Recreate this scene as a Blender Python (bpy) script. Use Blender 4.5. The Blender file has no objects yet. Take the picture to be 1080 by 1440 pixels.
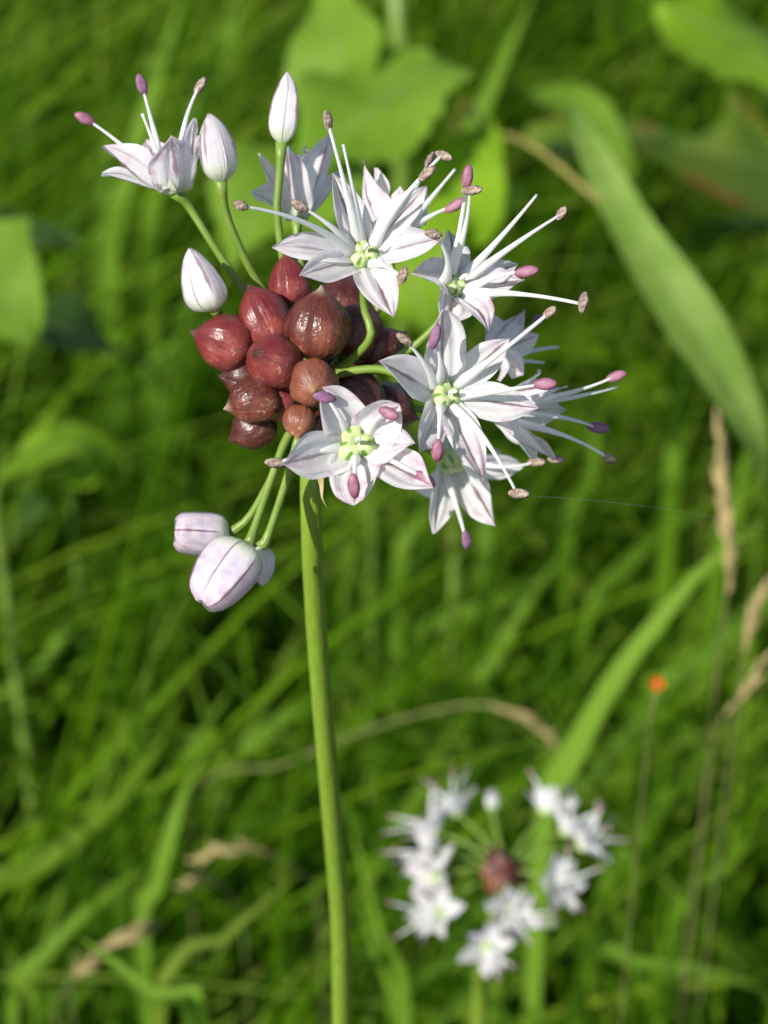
import bpy, math, random
import numpy as np
from mathutils import Vector, Matrix

# ------------------------------------------------------------------ camera, light, exposure
SC = bpy.context.scene
PITCH = 38.0                       # degrees below the horizon
CAMLOC = np.array([0.0, 0.0, 0.62])
D, S = 200.0, 17.0                 # reference distance in mm, photo pixels per mm there
SUN = Vector((-0.58, -0.52, 0.66)).normalized()     # towards the sun

cam_d = bpy.data.cameras.new('camera')
cam = bpy.data.objects.new('camera', cam_d)
SC.collection.objects.link(cam)
cam.location = CAMLOC
cam.rotation_euler = (math.radians(90 - PITCH), 0, 0)
cam_d.lens = 50
cam_d.sensor_fit = 'HORIZONTAL'
cam_d.sensor_width = 50 * (1080 / S) / D
cam_d.clip_start = 0.01
cam_d.clip_end = 200
cam_d.dof.use_dof = True
cam_d.dof.focus_distance = 0.191
cam_d.dof.aperture_fstop = 24
SC.camera = cam

world = bpy.data.worlds.new('World')
SC.world = world
world.use_nodes = True
wn = world.node_tree.nodes
sky = wn.new('ShaderNodeTexSky')
sky.sky_type = 'NISHITA'
sky.sun_disc = False
sky.sun_elevation = math.asin(SUN.z)
sky.sun_rotation = math.atan2(SUN.x, SUN.y)
world.node_tree.links.new(sky.outputs[0], wn['Background'].inputs[0])
wn['Background'].inputs[1].default_value = 0.10

sun_d = bpy.data.lights.new('sun', 'SUN')
sun_d.energy = 5.0
sun_d.angle = math.radians(0.53)
sun_d.color = (1.0, 0.955, 0.87)
sun = bpy.data.objects.new('sun', sun_d)
SC.collection.objects.link(sun)
sun.location = (-2, -0.7, 3)
sun.rotation_euler = SUN.to_track_quat('Z', 'Y').to_euler()

SC.view_settings.view_transform = 'Standard'
SC.view_settings.look = 'None'
SC.view_settings.gamma = 1
SC.view_settings.exposure = 0.46
SC.render.engine = 'CYCLES'
SC.cycles.use_denoising = True
SC.cycles.max_bounces = 8
SC.cycles.diffuse_bounces = 5
SC.cycles.transmission_bounces = 5
SC.cycles.sample_clamp_indirect = 8

# ------------------------------------------------------------------ helpers
rng = np.random.default_rng(7)
R3 = np.array(cam.rotation_euler.to_matrix())
COL = SC.collection
WORG = {}


def at(px, py, dz=0.0):
    """photo pixel + depth (mm past the 200 mm plane) -> point in the camera's own frame, mm"""
    d = D + dz
    return np.array([(px - 540) / S * d / D, (720 - py) / S * d / D, -d])


def cw(v):
    return CAMLOC + (np.asarray(v, float) * 0.001) @ R3.T


def wc(w):
    return ((np.asarray(w, float) - CAMLOC) @ R3) * 1000.0


def nz(v):
    v = np.asarray(v, float)
    return v / (np.linalg.norm(v) + 1e-12)


def tag(o, label=None, cat=None, group=None, kind=None):
    if label: o['label'] = label
    if cat: o['category'] = cat
    if group: o['group'] = group
    if kind: o['kind'] = kind
    return o


def mk(name, V, F, mat, parent=None, uv=None, rnd=None, origin=None, space='cam', smooth=True):
    """one mesh object; V in camera-frame mm (space='cam') or world metres (space='world')"""
    W = cw(V) if space == 'cam' else np.asarray(V, float)
    if origin is None:
        origin = W.mean(axis=0)
    me = bpy.data.meshes.new(name)
    me.from_pydata((W - origin).tolist(), [], F)
    if uv is not None:
        ul = me.uv_layers.new(name='UVMap')
        idx = np.empty(len(me.loops), dtype=np.int32)
        me.loops.foreach_get('vertex_index', idx)
        ul.data.foreach_set('uv', np.asarray(uv, np.float32)[idx].ravel())
    at_ = me.attributes.new('rnd', 'FLOAT', 'POINT')
    if rnd is None:
        rnd = rng.random()
    at_.data.foreach_set('value', np.broadcast_to(np.asarray(rnd, np.float32), (len(W),)).copy())
    if smooth:
        me.polygons.foreach_set('use_smooth', np.ones(len(me.polygons), dtype=bool))
    me.materials.append(mat)
    me.update()
    o = bpy.data.objects.new(name, me)
    COL.objects.link(o)
    po = np.zeros(3)
    if parent is not None:
        o.parent = parent
        po = WORG[parent.name]
    o.location = origin - po
    WORG[o.name] = np.array(origin)
    return o


def empty(name, w):
    o = bpy.data.objects.new(name, None)
    o.empty_display_size = 0.02
    COL.objects.link(o)
    o.location = w
    WORG[o.name] = np.array(w, float)
    return o


def grid_faces(nt, nu, closed=False, off=0):
    F = []
    cols = nu if closed else nu - 1
    for i in range(nt - 1):
        for j in range(cols):
            a = i * nu + j
            b = i * nu + (j + 1) % nu
            F.append((off + a, off + b, off + b + nu, off + a + nu))
    return F


def bez(p0, p1, p2, n):
    t = np.linspace(0, 1, n)[:, None]
    return (1 - t) ** 2 * p0 + 2 * t * (1 - t) * p1 + t ** 2 * p2


def catmull(pts, n):
    P = np.asarray(pts, float)
    if len(P) == 2:
        return P[0] + np.linspace(0, 1, n)[:, None] * (P[1] - P[0])
    P = np.vstack([2 * P[0] - P[1], P, 2 * P[-1] - P[-2]])
    seg = np.linalg.norm(np.diff(P[1:-1], axis=0), axis=1)
    cum = np.concatenate([[0], np.cumsum(seg)])
    out = []
    for s in np.linspace(0, cum[-1], n):
        k = min(np.searchsorted(cum, s, side='right') - 1, len(seg) - 1)
        t = (s - cum[k]) / (seg[k] + 1e-9)
        a, b, c, d = P[k:k + 4]
        out.append(0.5 * ((2 * b) + (c - a) * t + (2 * a - 5 * b + 4 * c - d) * t * t + (3 * b - a - 3 * c + d) * t ** 3))
    return np.array(out)


def tangents(C):
    T = np.gradient(C, axis=0)
    return T / (np.linalg.norm(T, axis=1, keepdims=True) + 1e-12)


def tube(C, rad, nu=10, cap=True):
    """tube with parallel-transported frames"""
    T = tangents(C)
    n = len(C)
    rad = np.broadcast_to(np.asarray(rad, float), (n,))
    ref = np.array([0.31, 0.2, 0.93])
    if abs(np.dot(ref, T[0])) > 0.9: ref = np.array([1.0, 0.1, 0.0])
    a = nz(np.cross(T[0], ref))
    V, UV = [], []
    for i in range(n):
        a = nz(a - T[i] * np.dot(a, T[i]))
        b = np.cross(T[i], a)
        ph = np.linspace(0, 2 * np.pi, nu, endpoint=False)
        V.append(C[i] + rad[i] * (np.cos(ph)[:, None] * a + np.sin(ph)[:, None] * b))
        UV += [(j / nu, i / (n - 1)) for j in range(nu)]
    V = np.vstack(V)
    F = grid_faces(n, nu, True)
    if cap:
        V = np.vstack([V, C[0], C[-1]])
        UV += [(0.5, 0), (0.5, 1)]
        k = n * nu
        for j in range(nu):
            F.append((k, (j + 1) % nu, j))
            F.append((k + 1, (n - 1) * nu + j, (n - 1) * nu + (j + 1) % nu))
    return V, F, UV


def frame(axis, hint=(0.2, 1.0, 0.1)):
    a = nz(axis)
    h = np.asarray(hint, float)
    if abs(np.dot(a, nz(h))) > 0.95: h = np.array([1.0, 0.1, 0.2])
    x = nz(np.cross(h, a))
    return x, np.cross(a, x), a


# ------------------------------------------------------------------ materials
def new_mat(name):
    m = bpy.data.materials.new(name)
    m.use_nodes = True
    nt = m.node_tree
    nt.nodes.clear()
    return m, nt, nt.nodes, nt.links


class NB:
    """tiny node builder"""
    def __init__(s, name):
        s.m, s.nt, s.n, s.l = new_mat(name)
        s.out = s.n.new('ShaderNodeOutputMaterial')

    def link(s, a, b):
        if isinstance(a, (int, float, tuple)):
            b.default_value = a
        else:
            s.l.new(a, b)

    def uv(s):
        t = s.n.new('ShaderNodeTexCoord')
        sp = s.n.new('ShaderNodeSeparateXYZ')
        s.l.new(t.outputs['UV'], sp.inputs[0])
        return sp.outputs[0], sp.outputs[1], t

    def math(s, op, a, b=0.0, c=None, clamp=False):
        nd = s.n.new('ShaderNodeMath')
        nd.operation = op
        nd.use_clamp = clamp
        s.link(a, nd.inputs[0]); s.link(b, nd.inputs[1])
        if c is not None: s.link(c, nd.inputs[2])
        return nd.outputs[0]

    def mapr(s, x, a, b, c=0.0, d=1.0, smooth=True):
        nd = s.n.new('ShaderNodeMapRange')
        if smooth: nd.interpolation_type = 'SMOOTHSTEP'
        s.link(x, nd.inputs[0])
        for i, v in enumerate((a, b, c, d)): nd.inputs[i + 1].default_value = v
        return nd.outputs[0]

    def mix(s, f, a, b, blend='MIX'):
        nd = s.n.new('ShaderNodeMix')
        nd.data_type = 'RGBA'
        nd.blend_type = blend
        s.link(f, nd.inputs[0])
        for v, k in ((a, 6), (b, 7)):
            if isinstance(v, tuple): nd.inputs[k].default_value = (*v, 1)
            else: s.l.new(v, nd.inputs[k])
        return nd.outputs[2]

    def noise(s, scale, detail=3, vec=None, rough=0.55):
        nd = s.n.new('ShaderNodeTexNoise')
        nd.inputs['Scale'].default_value = scale
        nd.inputs['Detail'].default_value = detail
        nd.inputs['Roughness'].default_value = rough
        if vec is not None: s.l.new(vec, nd.inputs['Vector'])
        return nd.outputs[0]

    def comb(s, x, y, z=0.0):
        nd = s.n.new('ShaderNodeCombineXYZ')
        for i, v in enumerate((x, y, z)): s.link(v, nd.inputs[i])
        return nd.outputs[0]

    def rnd(s):
        nd = s.n.new('ShaderNodeAttribute')
        nd.attribute_name = 'rnd'
        return nd.outputs['Fac']

    def objco(s):
        return s.n.new('ShaderNodeTexCoord').outputs['Object']

    def bump(s, h, strength=0.3, dist=0.0002):
        nd = s.n.new('ShaderNodeBump')
        nd.inputs['Strength'].default_value = strength
        nd.inputs['Distance'].default_value = dist
        s.l.new(h, nd.inputs['Height'])
        return nd.outputs[0]

    def surf(s, col, rough=0.5, trans=0.0, tcol=None, nrm=None, spec=0.5, sss=None):
        p = s.n.new('ShaderNodeBsdfPrincipled')
        if isinstance(col, tuple): p.inputs['Base Color'].default_value = (*col, 1)
        else: s.l.new(col, p.inputs['Base Color'])
        s.link(rough, p.inputs['Roughness'])
        p.inputs['Specular IOR Level'].default_value = spec
        if sss:
            p.inputs['Subsurface Weight'].default_value = sss[0]
            p.inputs['Subsurface Radius'].default_value = sss[1]
            p.inputs['Subsurface Scale'].default_value = sss[2]
        if nrm is not None: s.l.new(nrm, p.inputs['Normal'])
        o = p.outputs[0]
        if trans > 0:
            t = s.n.new('ShaderNodeBsdfTranslucent')
            tc = col if tcol is None else tcol
            if isinstance(tc, tuple): t.inputs[0].default_value = (*tc, 1)
            else: s.l.new(tc, t.inputs[0])
            mx = s.n.new('ShaderNodeMixShader')
            mx.inputs[0].default_value = trans
            s.l.new(o, mx.inputs[1]); s.l.new(t.outputs[0], mx.inputs[2])
            o = mx.outputs[0]
        s.l.new(o, s.out.inputs[0])
        return s.m


def mat_tepal(name, flush=0.35, stripe=0.9, ca=(0.87, 0.865, 0.865), cb=(0.78, 0.70, 0.81), sw=1.0, v0=0.3):
    b = NB(name)
    u, v, tc = b.uv()
    r = b.rnd()
    du = b.math('ABSOLUTE', b.math('SUBTRACT', u, 0.5))
    wob = b.noise(2.2, 3, b.comb(b.math('MULTIPLY', u, 2.0), b.math('MULTIPLY', v, 3.0), b.math('MULTIPLY', r, 40.0)))
    pal = b.mix(b.mapr(wob, 0.40, 0.8), ca, cb)
    tipf = b.math('MULTIPLY', b.mapr(v, 0.45, 0.98), b.mapr(wob, 0.35, 0.68, 0.1, 1.0))
    edge = b.math('MULTIPLY', b.mapr(du, 0.3, 0.5), b.mapr(wob, 0.5, 0.62))
    f = b.math('MULTIPLY', b.math('MAXIMUM', tipf, edge), b.mapr(r, 0, 1, flush * 0.3, flush * 1.6), clamp=True)
    c1 = b.mix(f, pal, (0.55, 0.25, 0.42))
    base = b.mapr(v, 0.02, 0.34, 1.0, 0.0)
    c2 = b.mix(b.math('MULTIPLY', base, 0.75), c1, (0.58, 0.72, 0.42))
    # midrib streak, purple brown
    wid = b.math('MULTIPLY_ADD', wob, 0.125 * sw, -0.008)
    wid = b.math('MULTIPLY', wid, b.mapr(v, 0.15, 0.8, 0.4, 1.0))
    ms = b.math('SUBTRACT', 1.0, b.math('DIVIDE', du, b.math('MAXIMUM', wid, 0.004)), clamp=True)
    ms = b.math('MULTIPLY', b.mapr(ms, 0.0, 0.55), b.math('MULTIPLY', b.mapr(v, v0, v0 + 0.25), stripe))
    ms = b.math('MULTIPLY', ms, b.mapr(r, 0.1, 0.6, 0.35, 1.0))
    col = b.mix(ms, c2, (0.17, 0.055, 0.10))
    veins = b.noise(1.0, 2, b.comb(b.math('MULTIPLY', u, 26.0), b.math('MULTIPLY', v, 2.0), b.math('MULTIPLY', r, 9.0)))
    col = b.mix(b.mapr(veins, 0.48, 0.75, 0.0, 0.32), col, (0.64, 0.55, 0.67))
    nr = b.bump(veins, 0.5, 0.0002)
    return b.surf(col, 0.45, 0.52, b.mix(0.6, col, (0.93, 0.91, 0.88)), nr, 0.3)


def mat_simple(name, c, c2, scale=900, rough=0.5, trans=0.0, spec=0.4, bump=0.25, dist=0.00008, sss=None):
    b = NB(name)
    n = b.noise(scale, 4, b.objco())
    col = b.mix(b.mapr(n, 0.35, 0.7), c, c2)
    return b.surf(col, rough, trans, None, b.bump(n, bump, dist), spec, sss)


def mat_bulbil(name, ca, cb, tipc, r0=0.24, r1=0.42, spb=0.3):
    b = NB(name)
    u, v, tc = b.uv()
    n1 = b.noise(260, 4, b.objco())
    veins = b.noise(1.0, 3, b.comb(b.math('MULTIPLY', u, 46.0), b.math('MULTIPLY', v, 1.6), b.math('MULTIPLY', b.rnd(), 20.0)))
    col = b.mix(b.mapr(n1, 0.35, 0.68), ca, cb)
    col = b.mix(b.mapr(veins, 0.46, 0.74, 0, 0.4), col, tuple(x * 0.42 for x in ca))
    sp = b.noise(2600, 2, b.objco())
    col = b.mix(b.math('MULTIPLY', b.mapr(sp, 0.60, 0.70), b.mapr(n1, 0.52, 0.66)), col, (0.42, 0.28, 0.15))
    pat = b.noise(150, 3, b.objco())
    col = b.mix(b.mapr(pat, 0.52, 0.68, 0, 0.4), col, tuple(min(1, x * 1.7 + 0.02) for x in cb))
    col = b.mix(b.mapr(pat, 0.30, 0.45, 0.6, 0), col, tuple(x * 0.5 for x in ca))
    col = b.mix(b.mapr(v, 0.86, 0.985), col, tipc)
    h = b.math('ADD', b.math('ADD', b.math('MULTIPLY', veins, 0.6), b.math('MULTIPLY', sp, spb)), b.math('MULTIPLY', b.noise(420, 3, b.objco()), 0.8))
    return b.surf(col, b.mapr(sp, 0.3, 0.7, r0, r1), 0, None, b.bump(h, 0.6, 0.00025), 0.48)


def mat_blade(name, stops, trans=0.55, dry=False):
    """grass: hue by the blade's own random value, faint parallel veins"""
    b = NB(name)
    u, v, tc = b.uv()
    ramp = b.n.new('ShaderNodeValToRGB')
    e = ramp.color_ramp.elements
    e[0].position, e[0].color = stops[0][0], (*stops[0][1], 1)
    e[1].position, e[1].color = stops[-1][0], (*stops[-1][1], 1)
    for p, c in stops[1:-1]:
        k = e.new(p); k.color = (*c, 1)
    b.l.new(b.rnd(), ramp.inputs[0])
    n = b.noise(1.0, 2, b.comb(b.math('MULTIPLY', u, 18.0), b.math('MULTIPLY', v, 3.0), b.math('MULTIPLY', b.rnd(), 50.0)))
    col = b.mix(b.mapr(n, 0.35, 0.7, 0.0, 0.25), ramp.outputs[0], (0.03, 0.07, 0.003))
    du = b.math('ABSOLUTE', b.math('SUBTRACT', u, 0.5))
    col = b.mix(b.mapr(du, 0.0, 0.07, 0.3, 0.0), col, (0.25, 0.36, 0.05))
    tcol = b.mix(1.0, col, (1.6, 1.8, 0.3), 'MULTIPLY')
    return b.surf(col, 0.6, trans, tcol, None, 0.12)


def mat_leaf(name, c1, c2, trans=0.42, edge=None):
    b = NB(name)
    u, v, tc = b.uv()
    n = b.noise(90, 4, b.objco())
    du = b.math('ABSOLUTE', b.math('SUBTRACT', u, 0.5))
    side = b.math('FRACT', b.math('MULTIPLY', b.math('SUBTRACT', v, b.math('MULTIPLY', du, 0.55)), 9.0))
    sv = b.mapr(b.math('ABSOLUTE', b.math('SUBTRACT', side, 0.5)), 0.0, 0.1, 1.0, 0.0)
    mid = b.mapr(du, 0.0, 0.035, 1.0, 0.0)
    ven = b.math('MAXIMUM', mid, b.math('MULTIPLY', sv, 0.6))
    col = b.mix(b.mapr(n, 0.35, 0.65), c1, c2)
    col = b.mix(b.math('MULTIPLY', ven, 0.45), col, (0.26, 0.34, 0.12))
    if edge is not None:
        ed = b.math('MULTIPLY', b.mapr(du, 0.36, 0.5), b.mapr(n, 0.45, 0.6))
        col = b.mix(ed, col, edge)
    tcol = b.mix(1.0, col, (1.6, 1.65, 0.5), 'MULTIPLY')
    return b.surf(col, 0.55, trans, tcol, b.bump(b.math('SUBTRACT', n, b.math('MULTIPLY', ven, 0.6)), 0.5, 0.0015), 0.15)


M = {}
M['tepal'] = mat_tepal('tepal_white', 0.30, 0.9)
M['tepal_pink'] = mat_tepal('tepal_pink', 0.60, 0.8)
M['bud'] = mat_tepal('tepal_bud', 0.22, 0.8, sw=1.3, v0=0.2)
M['bud_pink'] = mat_tepal('tepal_bud_lilac', 0.30, 1.2, (0.80, 0.74, 0.79), (0.52, 0.45, 0.68), 0.7, 0.1)
M['filament'] = mat_simple('filament', (0.86, 0.86, 0.85), (0.80, 0.81, 0.78), 500, 0.4, 0.45, 0.4, 0.15)
M['filament_green'] = mat_simple('style_white', (0.74, 0.80, 0.70), (0.80, 0.82, 0.78), 500, 0.4, 0.3)
M['anther_pink'] = mat_simple('anther_pink', (0.18, 0.055, 0.10), (0.29, 0.12, 0.17), 1200, 0.5, 0, 0.4, 0.4)
M['anther_lilac'] = mat_simple('anther_lilac', (0.15, 0.065, 0.13), (0.25, 0.12, 0.20), 1200, 0.55, 0, 0.3, 0.4)
M['anther_brown'] = mat_simple('anther_brown', (0.16, 0.11, 0.09), (0.42, 0.33, 0.27), 2600, 0.8, 0, 0.2, 1.0, 0.0002)
M['pedicel'] = mat_simple('pedicel', (0.14, 0.23, 0.030), (0.20, 0.29, 0.055), 300, 0.42, 0.12, 0.45, 0.2, 0.0001)
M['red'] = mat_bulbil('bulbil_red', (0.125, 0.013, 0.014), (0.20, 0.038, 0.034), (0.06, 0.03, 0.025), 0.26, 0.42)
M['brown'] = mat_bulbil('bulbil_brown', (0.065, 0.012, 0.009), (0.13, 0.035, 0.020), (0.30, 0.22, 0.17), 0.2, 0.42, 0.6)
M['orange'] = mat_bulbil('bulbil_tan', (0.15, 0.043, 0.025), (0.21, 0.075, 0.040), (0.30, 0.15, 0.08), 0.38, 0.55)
M['dark'] = mat_bulbil('bulbil_dark_and_shaded', (0.045, 0.008, 0.008), (0.085, 0.020, 0.015), (0.05, 0.02, 0.02))  # dark skin tone; for right-hand bulbils, flower A's shade put into the colour
M['spathe'] = mat_simple('dry_spathe', (0.42, 0.30, 0.14), (0.55, 0.43, 0.24), 700, 0.7, 0.35)


def mat_stem():
    b = NB('flower_stem')
    u, v, tc = b.uv()
    n = b.noise(1.0, 3, b.comb(b.math('MULTIPLY', u, 30.0), b.math('MULTIPLY', v, 6.0), 0.3))
    n2 = b.noise(60, 3, b.objco())
    col = b.mix(b.mapr(n, 0.35, 0.7), (0.14, 0.24, 0.016), (0.20, 0.30, 0.035))
    col = b.mix(b.mapr(n2, 0.4, 0.7, 0, 0.5), col, (0.21, 0.27, 0.03))
    return b.surf(col, 0.48, 0.0, None, b.bump(n, 0.35, 0.00025), 0.45)


def mat_ovary():
    b = NB('ovary')
    u, v, tc = b.uv()
    s3 = b.math('SINE', b.math('MULTIPLY', u, 2 * math.pi * 6))
    pit = b.math('MULTIPLY', b.mapr(s3, 0.2, 0.95), b.math('MULTIPLY', b.mapr(v, 0.17, 0.25), b.mapr(v, 0.40, 0.52, 1.0, 0.0)))
    n = b.noise(700, 3, b.objco())
    col = b.mix(b.mapr(n, 0.3, 0.7), (0.40, 0.52, 0.18), (0.56, 0.64, 0.34))
    col = b.mix(pit, col, (0.12, 0.26, 0.035))
    return b.surf(col, 0.32, 0.15, None, b.bump(n, 0.3, 0.0001), 0.5)


M['stem'] = mat_stem()
M['ovary'] = mat_ovary()
G_STOPS = [(0.0, (0.036, 0.095, 0.002)), (0.35, (0.075, 0.170, 0.003)), (0.70, (0.128, 0.250, 0.004)),
           (0.88, (0.18, 0.30, 0.010)), (0.96, (0.24, 0.27, 0.04)), (1.0, (0.36, 0.29, 0.13))]
M['grass'] = mat_blade('meadow_grass', G_STOPS)
M['blade'] = mat_blade('broad_grass_blade', [(0.0, (0.07, 0.15, 0.008)), (0.5, (0.13, 0.25, 0.015)), (1.0, (0.21, 0.36, 0.04))])
M['pale_blade'] = mat_blade('pale_grass_blade', [(0.0, (0.13, 0.24, 0.008)), (1.0, (0.22, 0.29, 0.045))])
M['straw'] = mat_simple('straw', (0.30, 0.23, 0.09), (0.44, 0.36, 0.17), 400, 0.7, 0.2, 0.25)
M['straw_stalk'] = mat_simple('straw_stalk', (0.12, 0.15, 0.035), (0.20, 0.19, 0.07), 300, 0.7, 0.1, 0.25)
M['stalk_yellow'] = mat_simple('stalk_yellow', (0.22, 0.21, 0.05), (0.30, 0.24, 0.07), 200, 0.6, 0.1, 0.2)
M['leaf_bright'] = mat_leaf('leaf_bright', (0.15, 0.28, 0.010), (0.20, 0.34, 0.018))
M['leaf_mid'] = mat_leaf('leaf_mid', (0.12, 0.23, 0.014), (0.16, 0.28, 0.024))
M['leaf_dark'] = mat_leaf('leaf_dark', (0.035, 0.085, 0.012), (0.055, 0.11, 0.015), 0.3)
M['leaf_pale'] = mat_leaf('leaf_pale', (0.14, 0.24, 0.035), (0.20, 0.30, 0.065), 0.3)
M['leaf_edge'] = mat_leaf('leaf_browning', (0.085, 0.16, 0.010), (0.13, 0.19, 0.02), 0.35, (0.24, 0.08, 0.03))


def mat_soil():
    b = NB('soil')
    n = b.noise(14, 6, b.objco())
    col = b.mix(b.mapr(n, 0.35, 0.7), (0.022, 0.024, 0.010), (0.05, 0.045, 0.02))
    return b.surf(col, 0.95, 0, None, b.bump(b.noise(60, 6, b.objco()), 0.8, 0.01), 0.2)


M['soil'] = mat_soil()
M['lens_spot_petal'] = mat_simple('lens_spot_petal', (0.90, 0.22, 0.008), (0.95, 0.30, 0.012), 300, 0.6, 0.3)  # for the made-up bloom that stands in for a lens spot
M['lens_spot_core'] = mat_simple('lens_spot_core', (0.42, 0.10, 0.01), (0.5, 0.15, 0.02), 300, 0.7)
M['silk'] = mat_simple('silk', (0.8, 0.8, 0.8), (0.7, 0.7, 0.7), 300, 0.25, 0.2, 0.8)

# ------------------------------------------------------------------ ground
n = 40
gx = np.linspace(-12, 12, n)
gy = np.linspace(-8, 16, n)
GV = np.array([(x, y, 0.012 * math.sin(3.1 * x + 1.7 * y) * min(1, abs(y) / 2)) for y in gy for x in gx])
tag(mk('ground', GV, grid_faces(n, n), M['soil'], space='world', origin=np.zeros(3)), kind='structure')


def to_ground(P_cam, drift=(0.0, 0.0)):
    w = cw(P_cam)
    return np.array([w[0] + drift[0], w[1] + drift[1], -0.005])


# ------------------------------------------------------------------ flower pieces
WT = np.array([0, .12, .28, .45, .6, .74, .86, .94, 1.0])
WP = np.array([.62, .72, .86, .98, 1.0, .88, .58, .27, .03])

WPB = np.array([.62, .74, .90, 1.0, 1.0, .97, .80, .52, .04])


def smooth_interp(t, X, Y):
    """Catmull-Rom through the profile points"""
    P = catmull(np.column_stack([X, Y, np.zeros_like(X)]), 200)
    return np.interp(t, np.maximum.accumulate(P[:, 0]), P[:, 1])


def tepal(c, tip, axis, w, parent, mat, r, nt=22, nu=17, recurve=0.0, fold=0.32, keel=0.07, rise=0.45, twist=0.0, blunt=False):
    axis = nz(axis)
    off = tip - c
    L = np.linalg.norm(off)
    rad = off - axis * np.dot(off, axis)
    rad = nz(rad) if np.linalg.norm(rad) > 0.3 else frame(axis)[0]
    p0 = c + rad * 0.35 - axis * 1.45
    p1 = c + 0.40 * L * nz(rad * 0.95 + axis * rise) - axis * 0.75
    t = np.linspace(0, 1, nt)
    C = bez(p0, p1, tip, nt)
    C = C + axis * (-recurve * L * np.clip(t - 0.7, 0, 1) ** 1.5 * 4)[:, None] + axis * (recurve * L * 0.12 * np.sin(np.pi * t))[:, None]
    T = tangents(C)
    ww = np.maximum(smooth_interp(t, WT, WPB if blunt else WP), 0.02) * w * 0.5
    u = np.linspace(-1, 1, nu)
    ph, ph2 = r * 37.0, r * 91.0
    V, UV = [], []
    for i in range(nt):
        sd = nz(np.cross(T[i], axis))
        nr = nz(np.cross(sd, T[i]))
        if np.dot(nr, axis) < 0: nr = -nr
        tw = twist * (t[i] - 0.2) + 0.25 * math.sin(3 * t[i] + ph)
        sd, nr = sd * math.cos(tw) + nr * math.sin(tw), nr * math.cos(tw) - sd * math.sin(tw)
        wl = ww[i] * (1 + 0.06 * math.sin(9 * t[i] + ph)); wr = ww[i] * (1 + 0.06 * math.sin(8 * t[i] + ph2))
        for uu in u:
            wi = wl if uu < 0 else wr
            h = fold * ww[i] * (abs(uu) ** 1.25) - keel * w * math.exp(-(uu / 0.16) ** 2) * math.sin(math.pi * min(1, t[i] * 1.05))
            h += 0.035 * w * math.sin(3.2 * math.pi * uu + ph2) * math.sin(math.pi * t[i]) ** 0.5
            h += 0.09 * w * math.sin(7 * t[i] + ph + (2 if uu > 0 else 0)) * abs(uu) ** 3 * (t[i] > 0.2)
            V.append(C[i] + sd * uu * wi + nr * h)
            UV.append((uu * 0.5 + 0.5, t[i]))
    return mk('tepal', np.array(V), grid_faces(nt, nu), mat, parent, UV, r)


def anther(p, d, kind, parent, L=1.8, rad=0.46, seed=0.3):
    x, y, a = frame(d)
    nt, nu = 12, 12
    V, UV = [], []
    for i in range(nt):
        s = i / (nt - 1)
        rr = rad * (max(0.0, math.sin(math.pi * (0.03 + 0.94 * s))) ** 0.55)
        for j in range(nu):
            ph = 2 * math.pi * j / nu
            k = 1 - 0.32 * abs(math.cos(ph)) ** 8 + 0.03 * math.sin(17 * s + seed * 40 + 3 * ph)
            if kind == 'brown':
                k *= 1 + 0.22 * math.sin(5 * ph + 9 * s + seed * 30) * math.sin(11 * s + seed * 50)
            V.append(p + a * (s - 0.5) * L + (x * math.cos(ph) * 0.85 + y * math.sin(ph)) * rr * k + x * 0.16 * rad * math.sin(math.pi * s))
            UV.append((j / nu, s))
    F = grid_faces(nt, nu, True)
    F.append(tuple(range(nu))[::-1])
    F.append(tuple((nt - 1) * nu + j for j in range(nu)))
    return mk('anther', np.array(V), F, M['anther_' + kind], parent, UV)


def ovary(c, axis, parent, R=1.25):
    """three paired lobes with nectar pits between them: the flower's own mesh"""
    x, y, a = frame(axis)
    nt, nu = 16, 36
    V, UV = [], []
    for i in range(nt):
        s = i / (nt - 1)
        th = s * math.pi * 0.94
        for j in range(nu):
            ph = 2 * math.pi * j / nu
            k = 0.78 + 0.42 * abs(math.cos(1.5 * ph)) ** 0.9 * math.sin(th) - 0.16 * max(0, math.sin(6 * ph)) * math.exp(-((s - 0.34) / 0.14) ** 2)
            z = math.cos(th) * R * 0.85 - 0.45 * R * math.exp(-(th / 0.4) ** 2) - 0.22 * R * (1 - abs(math.cos(1.5 * ph))) ** 1.5 * math.sin(th) - 0.75
            V.append(c + (x * math.cos(ph) + y * math.sin(ph)) * (R * math.sin(th) * k + 0.02) + a * z)
            UV.append((j / nu, s))
    F = grid_faces(nt, nu, True)
    F.append(tuple(range(nu)))
    F.append(tuple((nt - 1) * nu + j for j in range(nu))[::-1])
    return mk('flower', np.array(V), F, M['ovary'], parent, UV, origin=cw(c))


def solve_depth(c, px, py, cz, axis, k):
    """depth of a tip seen at this pixel so that it stands at cosine k to the flower's axis"""
    best, bo = 1e9, 0.0
    for oz in np.linspace(-7, 7, 141):
        tip = at(px, py, cz - oz)
        o = tip - c
        L = np.linalg.norm(o)
        e = abs(np.dot(o, axis) / L - k) + 0.012 * abs(oz)
        if e < best: best, bo = e, oz
    return at(px, py, cz - bo)


def pedicel(pts, parent, r0=0.36, r1=0.33):
    C = catmull(pts, 18)
    rr = np.linspace(r0, r1, 18)
    rr[-3:] *= np.array([1.08, 1.3, 1.7])
    V, F, UV = tube(C, rr, 10)
    return mk('pedicel', V, F, M['pedicel'], parent, UV)


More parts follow.
